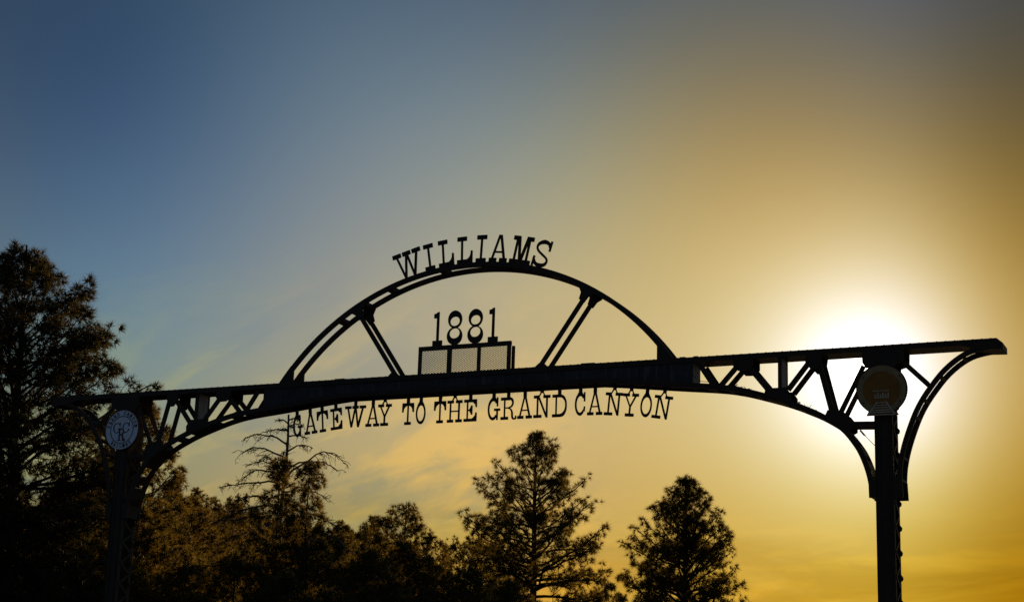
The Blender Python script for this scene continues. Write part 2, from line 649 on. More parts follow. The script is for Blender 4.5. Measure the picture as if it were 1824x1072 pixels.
        for xq, wq in ((4.98, .12), (5.33, .10), (5.92, .16), (6.22, .36), (6.72, .08), (7.30, .45), (7.72, .05), (7.84, .05), (7.905, .06)):
            pr = [i for i, p in enumerate(right) if abs(p[0] - xq) <= wq / 2 + .03]
            if len(pr) < 2:
                i = min(range(len(right)), key=lambda j: abs(right[j][0] - xq))
                i = min(i, len(right) - 2)
                pr = [i, i + 1]
            A = S([right[i] for i in pr])
            B = S([upc[i] for i in pr])
            MB().strip(A, B, .06, DEP - .06).build("batten", STEEL, gate)

    # arch over the girder: two ribs on one circle
    RO, RI, CZ = 5.247, 5.148, -3.027
    angs = [R_(-54.7 + 109.4 * i / 60) for i in range(61)]
    A = [(RO * math.sin(t), CZ + RO * math.cos(t)) for t in angs]
    B = [(RI * math.sin(t), CZ + RI * math.cos(t)) for t in angs]
    both("arch_rib", lambda mb, a, b: mb.strip(A, B, a, b), STEEL, gate, .0, .06)
    for deg in (-34.6, -28.2, -20.6, -7.1, 7.1, 20.6, 28.2, 34.6):
        w = .9 if abs(deg) == 28.2 else .65
        t0, t1 = R_(deg - w), R_(deg + w)
        q = [(RO * math.sin(t0), CZ + RO * math.cos(t0)), (RO * math.sin(t1), CZ + RO * math.cos(t1)),
             (RI * math.sin(t1), CZ + RI * math.cos(t1)), (RI * math.sin(t0), CZ + RI * math.cos(t0))]
        MB().prism(q, .06, DEP - .06).build("batten", STEEL, gate)
    for sg in (-1, 1):
        arc = [(sg * RO * math.sin(R_(t)), CZ + RO * math.cos(R_(t))) for t in (54.7, 53, 51.5, 50)]
        foot = [(sg * 4.30, -.005)] + arc + [(sg * 3.966, .306), (sg * 3.966, -.005)]
        both("rib_foot", lambda mb, a, b: mb.prism(foot, a, b), STEEL, gate, -.007, .06)
        p, q = (sg * 2.50, 1.36), (sg * 1.545, -.03)
        both("arch_strut", lambda mb, a, b: mb.bar(p, q, .092, a, b), STEEL, gate, .010, .03)
        top = [(sg * 2.70, 1.47), (sg * 2.31, 1.66), (sg * 2.36, 1.52), (sg * 2.40, 1.42), (sg * 2.36, 1.29), (sg * 2.47, 1.20), (sg * 2.56, 1.31), (sg * 2.66, 1.36)]
        both("gusset_plate", lambda mb, a, b: mb.prism(top, a, b), STEEL, gate, -.006, .016)
        bot = [(sg * 1.76, -.02), (sg * 1.66, .075), (sg * 1.56, .075), (sg * 1.45, -.02)]
        both("gusset_plate", lambda mb, a, b: mb.prism(bot, a, b), STEEL, gate, -.006, .016)

    # pillars
    zig = None
    for sgn, (xa, xb) in ((1, (8.022, 8.338)), (-1, (-8.262, -7.942))):
        mb = MB()
        for y0, y1 in ((0.018, .05), (DEP - .05, DEP - .018)):
            mb.rect(xa + .012, -TOP, xb - .012, -.30, y0, y1)
        for y0, y1 in ((.0, .085), (DEP - .085, DEP)):
            mb.rect(xa, -TOP, xa + .012, -.30, y0, y1).rect(xb - .012, -TOP, xb, -.30, y0, y1)
        for k in range(-1, 2, 2):            # rolled ribs on the channel faces
            xm = (xa + xb) / 2 + k * .075
            mb.rect(xm - .012, -TOP + .3, xm + .012, -1.3, .004, .018)
        pl = mb.build("pillar", STEEL, gate)
        MB().rect(xa - .12, -TOP, xb + .12, -TOP + .03, -.12, DEP + .12).build("base_plate", STEEL, pl)
        if zig is None:
            v, f = [], []
            L_, H_ = DEP - .12, .215
            # flat bar crossing the side face, local: y across, z up
            dy, dz = L_, H_
            l = math.hypot(dy, dz)
            ny, nz = -dz / l * .026, dy / l * .026
            pts = [(-dy / 2 + ny, -dz / 2 + nz), (dy / 2 + ny, dz / 2 + nz), (dy / 2 - ny, dz / 2 - nz), (-dy / 2 - ny, -dz / 2 - nz)]
            v = [(-.005, a, b) for a, b in pts] + [(.005, a, b) for a, b in pts]
            f = [(3, 2, 1, 0), (4, 5, 6, 7), (0, 1, 5, 4), (1, 2, 6, 5), (2, 3, 7, 6), (3, 0, 4, 7)]
            zig = bpy.data.meshes.new("lacing_bar")
            zig.from_pydata(v, [], f)
            zig.materials.append(STEEL)
            zag = bpy.data.meshes.new("lacing_bar")
            zag.from_pydata([(x, -y, z) for x, y, z in v], [], [t[::-1] for t in f])
            zag.materials.append(STEEL)
            nub = MB().prism([(-.035, -.045), (.0, -.065), (.0, .065), (-.035, .02), (-.045, .0)], -.025, .025).mesh("rivet_lug")
            nub.materials.append(STEEL)
        for side in (0, 1):
            xf = xa - .006 if side == 0 else xb + .006
            for i in range(37):
                z = -.62 - .215 * i - .1
                if z < -TOP + .1:
                    break
                o = link("lacing_bar", zig if i % 2 else zag, None, pl, (xf, DEP / 2, z))
                if i % 2 == 0:
                    yn = DEP - .06
                    n = link("rivet_lug", nub, None, pl, (xa - .001 if side == 0 else xb + .001, yn, z + .107))
                    if side:
                        n.rotation_euler.z = math.pi

    # rivet heads along the chord, joined: far too small to pick apart
    rv = MB()
    for i in range(131):
        x = -9.95 + i * .154
        rv.prism([(x - .022, -.002), (x + .022, -.002), (x + .012, .008), (x - .012, .008)], .0, .03)
    o = rv.build("rivet_row", STEEL, gate)
    o['kind'] = 'stuff'
    # needles and twigs lodged on the chords
    rnd = random.Random(4)
    v, f = [], []
    zc = lambda x: np.interp(abs(x), [p[0] for p in right], [p[1] for p in right]) + .095
    for x0, x1, n in ((5.35, 5.75, 26), (6.62, 7.0, 18), (-5.4, -5.05, 26), (-.62, -.5, 10), (.95, 1.05, 8), (1.5, 1.75, 14)):
        for _ in range(n):
            x = rnd.uniform(x0, x1)
            if abs(x) < 2.0:
                z = -.40 - rnd.uniform(0, .05)
            else:
                z = zc(x) + rnd.uniform(-.01, .02)
            y = rnd.uniform(.01, .2)
            a = rnd.uniform(0, 3.14); l = rnd.uniform(.02, .07)
            dx, dz = math.cos(a) * l, math.sin(a) * l
            b = len(v)
            v += [(x - dx, y, z - dz), (x + dx, y + .02, z + dz), (x + dx * .9, y + .02, z + dz + .012), (x - dx * .9, y, z - dz + .014)]
            f.append((b, b + 1, b + 2, b + 3))
    me = bpy.data.meshes.new("dry_twigs")
    me.from_pydata(v, [], f)
    o = link("dry_twigs", me, DEADWOOD, gate)
    o['kind'] = 'stuff'

    # cables left hanging on the steelwork
    link("cable", tube_mesh("cable", [(4.36, -.02, .0), (4.52, -.025, -.18), (4.70, -.03, -.37), (4.84, -.02, -.47), (5.0, .01, -.485), (5.12, .03, -.50)], .006, 5), WIRE, gate)
    c = link("cable", tube_mesh("cable", [(7.78, .05, -1.52), (7.90, .05, -1.66), (8.03, .06, -1.80)], .006, 5), WIRE, gate)
    link("turnbuckle", tube_mesh("turnbuckle", [(7.76, .05, -1.50), (7.79, .05, -1.535), (7.83, .05, -1.585), (7.85, .05, -1.60)], .018, 6), WIRE, c)


gateway()


# ------------------------------------------------------------------ slab-serif letters
def ell(cx, cz, rx, rz, a0=0, a1=360, n=32):
    return [(cx + rx * math.cos(R_(a0 + (a1 - a0) * i / n)), cz + rz * math.sin(R_(a0 + (a1 - a0) * i / n))) for i in range(n + 1)]


def glyph(ch, a, t, s):
    """pieces of a letter of height 1 and width a; t slab thickness, s stem width.
    ('p', polygon) or ('s', A, B) or ('c', A, B) closed band"""
    P = []
    rect = lambda x0, z0, x1, z1: P.append(('p', [(x0, z0), (x1, z0), (x1, z1), (x0, z1)]))
    diag = lambda x0, z0, x1, z1, w=s: P.append(('p', [(x0 - w / 2, z0), (x0 + w / 2, z0), (x1 + w / 2, z1), (x1 - w / 2, z1)]))
    stem = lambda x, z0=t, z1=1 - t: rect(x - s / 2, z0, x + s / 2, z1)

    def stroke(pts, n=5):
        q = smooth(pts, n)
        c = [(p[0], p[1]) for p in q]
        w = [p[2] / 2 for p in q]
        l = offset_line(c, 1.0)
        A = [(x + (u - x) * k, z + (v - z) * k) for (x, z), (u, v), k in zip(c, l, w)]
        B = [(x - (u - x) * k, z - (v - z) * k) for (x, z), (u, v), k in zip(c, l, w)]
        P.append(('s', A, B))
    if ch == 'W':
        for x0, x1 in ((0, .30), (.355, .645), (.70, 1)):
            rect(x0 * a, 1 - t, x1 * a, 1)
        diag(.15 * a, 1 - t, .34 * a, 0); diag(.48 * a, 1 - t, .34 * a, 0); diag(.52 * a, 1 - t, .66 * a, 0); diag(.85 * a, 1 - t, .66 * a, 0)
    elif ch == 'I':
        rect(0, 1 - t, a, 1); rect(0, 0, a, t); stem(a / 2)
    elif ch == 'L':
        rect(0, 1 - t, .62 * a, 1); stem(.31 * a)
        P.append(('p', [(0, 0), (a, 0), (a, .46), (.91 * a, .46), (.88 * a, .31), (.80 * a, .22), (.66 * a, t), (0, t)]))
    elif ch == 'A':
        w = s * 1.05
        diag(.17 * a, t, .47 * a, 1, w); diag(.83 * a, t, .53 * a, 1, w * 1.2)
        rect(.27 * a, .345, .73 * a, .345 + s * .85)
        rect(0, 0, .41 * a, t); rect(.59 * a, 0, a, t)
    elif ch == 'M':
        rect(0, 1 - t, .27 * a, 1); rect(.73 * a, 1 - t, a, 1)
        diag(.20 * a, t, .20 * a, 1); diag(.80 * a, t, .80 * a, 1)
        diag(.27 * a, 1, .5 * a, .02, s * 1.25); diag(.73 * a, 1, .5 * a, .02, s * 1.25)
        rect(0, 0, .40 * a, t); rect(.60 * a, 0, a, t)
    elif ch == 'S':
        stroke([(.85 * a, .74, .06), (.76 * a, .87, .11), (.5 * a, .925, .15), (.22 * a, .85, .11), (.12 * a, .72, s), (.22 * a, .59, s * 1.1), (.5 * a, .475, s * 1.25),
                (.78 * a, .37, s * 1.1), (.88 * a, .26, s), (.78 * a, .13, .11), (.5 * a, .075, .15), (.24 * a, .13, .11), (.13 * a, .26, .06)])
        rect(.83 * a, .62, .93 * a, .99); rect(.04 * a, .02, .14 * a, .38)
    elif ch == 'O':
        P.append(('c', ell(a / 2, .5, a / 2, .5)[:-1], ell(a / 2, .5, a / 2 - s, .5 - t * 1.05)[:-1]))
    elif ch in 'CG':
        k = .92 if ch == 'C' else .86
        P.append(('s', ell(a * k / 2, .5, a * k / 2, .5, 42, 318), ell(a * k / 2 + .01, .5, a * k / 2 - s, .5 - t * 1.05, 42, 318)))
        rect(a * k - s * .9, .62, a * k + s * .1, 1.03)
        if ch == 'C':
            P.append(('p', [(a * k - s * 1.4, .20), (a * k - s * .2, .17), (a * k + s * .1, .40), (a * k - s * .7, .40)]))
        else:
            rect(.55 * a, .42, a * 1.05, .42 + t * .8); rect(a * k - s, .01, a * k, .42)
    elif ch == 'T':
        rect(0, 1 - t, a, 1); stem(a / 2); rect(.23 * a, 0, .77 * a, t)
        for g in (0, 1):
            X = lambda x: (x if g == 0 else 1 - x) * a
            P.append(('p', [(X(0), 1 - t), (X(0), .58), (X(.09), .58), (X(.12), .72), (X(.20), .80), (X(.34), 1 - t)]))
    elif ch == 'E':
        stem(.27 * a); rect(0, 1 - t, a, 1); rect(0, 0, a, t)
        P.append(('p', [(a, 1 - t), (a, .64), (.92 * a, .64), (.88 * a, .76), (.68 * a, 1 - t)]))
        P.append(('p', [(a, t), (a, .40), (.92 * a, .40), (.88 * a, .26), (.68 * a, t)]))
        P.append(('p', [(.27 * a + s / 2, .49), (.44 * a, .46), (.55 * a, .36), (.55 * a, .31), (.65 * a, .31), (.65 * a, .72), (.55 * a, .72), (.55 * a, .66), (.44 * a, .55), (.27 * a + s / 2, .53)]))
    elif ch == 'Y':
        rect(0, 1 - t, .42 * a, 1); rect(.58 * a, 1 - t, a, 1)
        diag(.20 * a, 1 - t, .5 * a, .42); diag(.80 * a, 1 - t, .5 * a, .42)
        rect(.5 * a - s / 2, t, .5 * a + s / 2, .45); rect(.23 * a, 0, .77 * a, t)
    elif ch == 'H':
        for x0, x1 in ((0, .42), (.58, 1)):
            rect(x0 * a, 0, x1 * a, t); rect(x0 * a, 1 - t, x1 * a, 1); stem((x0 + x1) / 2 * a)
        rect(.21 * a + s / 2, .48, .79 * a - s / 2, .48 + s * .8)
    elif ch == 'R':
        stem(.25 * a); rect(0, 0, .5 * a, t); rect(0, 1 - t, .55 * a, 1)
        stroke([(.53 * a, 1 - t / 2, t), (.70 * a, .92, t * .9), (.80 * a, .76, s * 1.1), (.72 * a, .60, s), (.52 * a, .53, s * .9), (.25 * a + s / 2, .53, s * .8)])
        stroke([(.50 * a, .51, s * .9), (.66 * a, .46, s), (.75 * a, .32, s * 1.1), (.77 * a, .13, s * 1.1), (.84 * a, .035, s * 1.3), (a, .05, s * .9), (a, .16, s * .7)])
    elif ch == 'N':
        rect(0, 1 - t, .32 * a, 1); rect(.58 * a, 1 - t, a, 1); rect(0, 0, .48 * a, t)
        stem(.23 * a); diag(.23 * a + s * .3, 1, .80 * a, .0, s * 1.25); rect(.80 * a - s / 2, 0, .80 * a + s / 2, 1 - t)
    elif ch == 'D':
        stem(.27 * a); rect(0, 1 - t, .50 * a, 1); rect(0, 0, .55 * a, t)
        stroke([(.48 * a, 1 - t / 2, t), (.72 * a, .90, t), (.91 * a, .72, s * 1.25), (.96 * a, .5, s), (.91 * a, .28, s * 1.3), (.74 * a, .11, t), (.53 * a, t / 2, t)])
    elif ch == '1':
        P.append(('p', [(.36 * a, 1 - .14), (.36 * a, .82), (.08 * a, .82), (.08 * a, .945), (.28 * a, .955), (.50 * a, 1), (.62 * a, 1), (.62 * a, t + .02), (.38 * a, t + .02), (.38 * a, .80)]))
        rect(0, 0, a, t + .02)
    elif ch == '8':
        P.append(('c', ell(.5 * a, .74, .217, .26)[:-1], ell(.5 * a, .685, .152, .136)[:-1]))
        P.append(('c', ell(.5 * a, .26, .238, .26)[:-1], ell(.5 * a, .337, .163, .147)[:-1]))
    return P


def letter(ch, width, height, t, s, thick, mt, parent, x, y, z, ccw=0.0, name="letter"):
    """x, z: middle of the base line; ccw: tilt in degrees"""
    mb = MB()
    a = width / height
    sc_ = lambda Q: [((px - a / 2) * height, pz * height) for px, pz in Q]
    for k, pc in enumerate(glyph(ch, a, t, s)):
        e = .0006 * k if thick < .01 else .0014 * k
        if pc[0] == 'p':
            mb.prism(sc_(pc[1]), -thick / 2 - e, thick / 2 + e)
        else:
            mb.strip(sc_(pc[1]), sc_(pc[2]), -thick / 2 - e, thick / 2 + e, pc[0] == 'c')
    o = mb.build(name, mt, parent, (x, y, z))
    o.rotation_euler.y = -R_(ccw)
    return o


def town_sign():
    r = root("town_name_sign", "large cut-out steel letters of the town name standing along the top of the curved arch", "sign", (0, 0, TOP))
    for ch, ang, w in (('W', 14.8, .635), ('I', 9.82, .215), ('L', 5.85, .335), ('L', 1.48, .335), ('I', -2.33, .215), ('A', -6.4, .385), ('M', -11.6, .445), ('S', -16.3, .37)):
        rad = 5.24
        letter(ch, w, .565, .155, .068 if ch not in 'WM' else .072, .03, LETTER, r, -rad * math.sin(R_(ang)), .03, -3.027 + rad * math.cos(R_(ang)), ang)


def slogan_sign():
    r = root("slogan_sign", "long row of cut-out slab-serif letters hanging in a curve below the girder", "sign", (0, 0, TOP))
    rows = [('G', -3.872, -1.105, .20, 6.2), ('A', -3.566, -1.056, .288, 6.2), ('T', -3.286, -1.028, .255, 6.2), ('E', -2.969, -.99, .263, 5.8), ('W', -2.555, -.962, .48, 0),
            ('A', -2.150, -.964, .303, 0), ('Y', -1.879, -.962, .305, 0), ('T', -1.351, -.966, .258, 0), ('O', -1.064, -.966, .212, 0), ('T', -.637, -.965, .258, 0), ('H', -.313, -.964, .322, 0),
            ('E', .030, -.962, .275, 0), ('G', .535, -.962, .25, 0), ('R', .849, -.962, .319, 0), ('A', 1.200, -.958, .302, 0), ('N', 1.560, -.957, .345, 0), ('D', 1.926, -.96, .295, 0),
            ('C', 2.360, -.956, .225, 0), ('A', 2.656, -.957, .304, -.6), ('N', 3.015, -.982, .345, -5.0), ('Y', 3.353, -1.018, .315, -5.0), ('O', 3.673, -1.047, .225, -5.0), ('N', 3.975, -1.092, .36, -9.6)]
    zl = lambda x: np.interp(abs(x), [0, 2.75, 3.26, 4.28], [-.38, -.38, -.428, -.54])
    H = .44
    for ch, x, z, w, ang in rows:
        o = letter(ch, w, H, .13, .062, .024, LETTER, r, x, .2, z, ang)
        # hanger welded between the letter and the girder's underside (in the letter's own frame)
        xt = x - H * math.sin(R_(ang))
        gap = zl(xt) + .045 - z
        mb = MB()
        hw = .032
        if ch in 'NHY':
            mb.rect(-hw, H + .045, hw, gap, -.015, .015)
            mb.bar((-hw + .01, H + .055), (-.062, H - .02), .02, -.013, .013).bar((hw - .01, H + .055), (.062, H - .02), .02, -.0125, .0125)
        elif ch in 'GOC':
            mb.prism([(-hw, gap), (-hw, H + .02), (-.075, H - .055), (.075, H - .055), (hw, H + .02), (hw, gap)], -.015, .015)
        else:
            mb.rect(-hw, H - .015, hw, gap, -.015, .015)
        mb.build("hanger", LETTER, o)


def year_sign():
    r = root("year_sign", "framed wire mesh panel with the year 1881 standing on the girder under the arch", "sign", (0, 0, TOP))
    fr = MB()
    y0, y1 = .09, .15
    fr.rect(-1.12, .50, .905, .582, y0 - .002, y1 + .002)
    for x0, x1 in ((-1.12, -1.062), (-.478, -.395), (.183, .24), (.83, .896)):
        fr.rect(x0, -.0, x1, .50, y0, y1)
    fr.rect(-1.062, 0, .83, .022, y0 + .006, y1 - .006)
    fr.build("frame", STEEL, r)
    MB().rect(.885, -.0, .935, .50, .19, .25).build("back_post", STEEL, r)
    for x0, x1 in ((-1.062, -.478), (-.395, .183), (.24, .83)):
        v, f = [], []
        z0, z1 = .022, .50
        pitch, th = .038, .0045
        slope = .55                                   # strands of expanded metal
        span = (x1 - x0) * slope
        for sgn in (1, -1):
            k = -int(span / pitch) - 1
            while k * pitch < (z1 - z0) + span:
                # line z = c + sgn*slope*(x-x0), clipped to the panel
                c = z0 + k * pitch if sgn > 0 else z0 + k * pitch
                pa, pb = x0, x1
                zz = lambda x: c + sgn * slope * (x - x0) if sgn > 0 else c - slope * (x - x0)
                if sgn > 0:
                    pa = max(x0, x0 + (z0 - c) / slope); pb = min(x1, x0 + (z1 - c) / slope)
                else:
                    pa = max(x0, x0 + (c - z1) / slope); pb = min(x1, x0 + (c - z0) / slope)
                if pb - pa > .006:
                    b = len(v)
                    yy = .118 + (.006 if sgn > 0 else 0)
                    za, zb = zz(pa), zz(pb)
                    v += [(pa, yy, za - th), (pb, yy, zb - th), (pb, yy, zb + th), (pa, yy, za + th), (pa, yy + .005, za - th), (pb, yy + .005, zb - th), (pb, yy + .005, zb + th), (pa, yy + .005, za + th)]
                    f += [(b, b + 1, b + 2, b + 3), (b + 7, b + 6, b + 5, b + 4), (b + 3, b + 2, b + 6, b + 7), (b + 1, b, b + 4, b + 5)]
                k += 1
        me = bpy.data.meshes.new("mesh_screen")
        me.from_pydata(v, [], f)
        link("mesh_screen", me, STEEL, r)
    for ch, x, w, h in (('1', -.716, .21, .70), ('8', -.337, .34, .705), ('8', .118, .34, .705), ('1', .505, .21, .70)):
        letter(ch, w, h, .14, .07, .03, LETTER, r, x, .11, .578, 0, "digit")


def round_face(R, y0, y1, n=64, ri=0.0, cz=0):
    mb = MB()
    o = [(R * math.cos(2 * math.pi * i / n), cz + R * math.sin(2 * math.pi * i / n)) for i in range(n)]
    if ri:
        q = [(ri * math.cos(2 * math.pi * i / n), cz + ri * math.sin(2 * math.pi * i / n)) for i in range(n)]
        mb.strip(o, q, y0, y1, True)
    else:
        mb.prism(o, y0, y1)
    return mb


def emblem_sign():
    R = .424
    r = root("emblem_sign", "round white sign with dark ring lettering and monogram on the shaded left pillar", "sign", (-8.107, -.06, TOP - .815))
    round_face(R, 0, .03).build("disc", WHITE, r)
    round_face(R + .012, -.004, .036, ri=R - .004).build("rim", MAROON, r)
    round_face(R * .71, -.003, .0, ri=R * .665).build("ring_line", MAROON, r)
    txt = "GRAND CANYON"
    h = R * .185
    wid = dict(I=.35, W=1.15, M=1.0)
    for i, ch in enumerate(txt):
        if ch == ' ':
            continue
        ang = 78 - i * 156 / (len(txt) - 1)
        rad = R * .755
        letter(ch, h * wid.get(ch, .78), h, .15, .19, .003, MAROON, r, -rad * math.sin(R_(ang)), -.0015, rad * math.cos(R_(ang)), ang)
    txt = "RAILWAY"
    for i, ch in enumerate(txt):
        ang = -39 + i * 78 / (len(txt) - 1)             # from the lower left to the lower right, feet outwards
        rad = R * .93
        letter(ch, h * wid.get(ch, .80), h, .15, .19, .003, MAROON, r, rad * math.sin(R_(ang)), -.0015, -rad * math.cos(R_(ang)), ang)
    letter('G', R * .50, R * .54, .07, .12, .003, MAROON, r, -.29 * R, -.0015, -.17 * R)
    letter('C', R * .46, R * .54, .07, .12, .003, MAROON, r, .25 * R, -.0015, -.17 * R)
    letter('R', R * .44, R * .60, .07, .14, .0042, MAROON, r, -.02 * R, -.0022, -.56 * R)
    for z in (.52, -.62):
        round_face(.008, -.002, 0, 8, cz=z * R).build("screw", MAROON, r)
    for x in (-.1, .1):
        MB().rect(x - .03, -.25, x + .03, .25, .03, .06).build("mounting_strap", STEEL, r)


def track_sign():
    R = .445
    r = root("track_sign", "round backlit sign with a railway track in relief, in front of the low sun", "sign", (8.178, -.07, TOP - .808))
    round_face(R, 0, .03).build("disc", RIMM, r)
    round_face(R * .73, -.012, 0).build("inner_disc", BRASS, r)
    MB().prism([(-.62 * R, -1.04 * R), (.66 * R, -1.04 * R), (.50 * R, -.80 * R), (.20 * R, -.52 * R), (-.20 * R, -.52 * R), (-.50 * R, -.80 * R)], .002, .028).build("track_bed", BRASS, r)
    for k in range(6):
        z = (-.55 - .095 * k) * R
        w = (.17 + .075 * k) * R
        MB().rect(-w, z - .018 * R, w, z + .018 * R, -.026 if k < 3 else -.018, -.012 if k < 3 else .002).build("sleeper", RELIEF, r)
    for sg in (-1, 1):
        MB().bar((sg * .17 * R, -.50 * R), (sg * .52 * R, -1.02 * R), .022, -.030, -.014).build("rail", RELIEF, r)
    round_face(R + .008, -.006, .034, ri=R - .012).build("rim", STEEL, r)
    for a in (35, 145, 215, 325):
        MB().prism([(R * .88 * math.cos(R_(a)) + .014 * math.cos(q * 1.047), R * .88 * math.sin(R_(a)) + .014 * math.sin(q * 1.047)) for q in range(6)], -.012, 0).build("bolt_head", STEEL, r)
    # depot in low relief
    mb = MB()
    mb.rect(-.30 * R, -.36 * R, .30 * R, -.33 * R, -.017, -.012)
    for k in range(6):
        x = (-.26 + .10 * k) * R
        mb.rect(x, -.32 * R, x + .05 * R, (-.14 if k % 2 else -.20) * R, -.016, -.012)
    mb.rect(-.34 * R, -.08 * R, .30 * R, -.05 * R, -.016, -.012)
    mb.build("depot_relief", RELIEF, r)
    for x in (-.1, .1):
        MB().rect(x - .03, -.25, x + .03, .25, .03, .07).build("mounting_strap", STEEL, r)


town_sign()
slogan_sign()
year_sign()
emblem_sign()
track_sign()


# ------------------------------------------------------------------ trees
def fast_mesh(name, V, F, material):
    V = np.asarray(V, np.float32).reshape(-1, 3)
    F = np.asarray(F, np.int32)
    k = F.shape[1]
    me = bpy.data.meshes.new(name)
    me.vertices.add(len(V))
    me.vertices.foreach_set('co', V.ravel())
    me.loops.add(F.size)
    me.loops.foreach_set('vertex_index', F.ravel())
    me.polygons.add(len(F))
    me.polygons.foreach_set('loop_start', np.arange(0, F.size, k, dtype=np.int32))
    me.update(calc_edges=True)
    me.materials.append(material)
    return me


class Wood:
    def __init__(self):
        self.V, self.F, self.n = [], [], 0

    def tube(self, P, r0, r1, sides):
        P = np.asarray(P, float)
        n = len(P)
        d = np.gradient(P, axis=0)
        d /= np.linalg.norm(d, axis=1)[:, None] + 1e-9
        ref = np.array([0, 0, 1.0]) if abs(d[0][2]) < .8 else np.array([1.0, 0, 0])
        a = np.cross(d, ref)
        a /= np.linalg.norm(a, axis=1)[:, None] + 1e-9
        b = np.cross(d, a)
        rr = np.linspace(r0, r1, n)
        ang = np.arange(sides) * 2 * np.pi / sides
        ring = P[:, None] + rr[:, None, None] * (a[:, None] * np.cos(ang)[None, :, None] + b[:, None] * np.sin(ang)[None, :, None])
        self.V.append(ring.reshape(-1, 3))
        i = np.arange(n - 1)[:, None] * sides
        k = np.arange(sides)[None]
        k2 = (k + 1) % sides
        q = np.stack([i + k, i + k2, i + sides + k2, i + sides + k], -1).reshape(-1, 4) + self.n
        self.F.append(q)
        self.n += n * sides

    def mesh(self, name, material):
        return fast_mesh(name, np.concatenate(self.V), np.concatenate(self.F), material)


def tufts(rng, P, D, blades, length, width):
    """needle bunches: thin triangles fanning out from each point of P about direction D"""
    n = len(P)
    dirs = rng.normal(size=(n, blades, 3))
    dirs /= np.linalg.norm(dirs, axis=2)[:, :, None]
    dirs = dirs + D[:, None] * .7
    dirs /= np.linalg.norm(dirs, axis=2)[:, :, None]
    ln = length * rng.uniform(.7, 1.1, (n, blades, 1)) * rng.uniform(.8, 1.2, (n, 1, 1))
    side = np.cross(dirs, rng.normal(size=(n, blades, 3)))
    side /= np.linalg.norm(side, axis=2)[:, :, None] + 1e-9
    base = np.broadcast_to(P[:, None], dirs.shape)
    a = base + side * width / 2
    b = base - side * width / 2
    c = base + dirs * ln
    c[:, :, 2] -= ln[:, :, 0] * .08
    V = np.stack([a, b, c], 2).reshape(-1, 3)
    F = np.arange(len(V)).reshape(-1, 3)
    return V, F


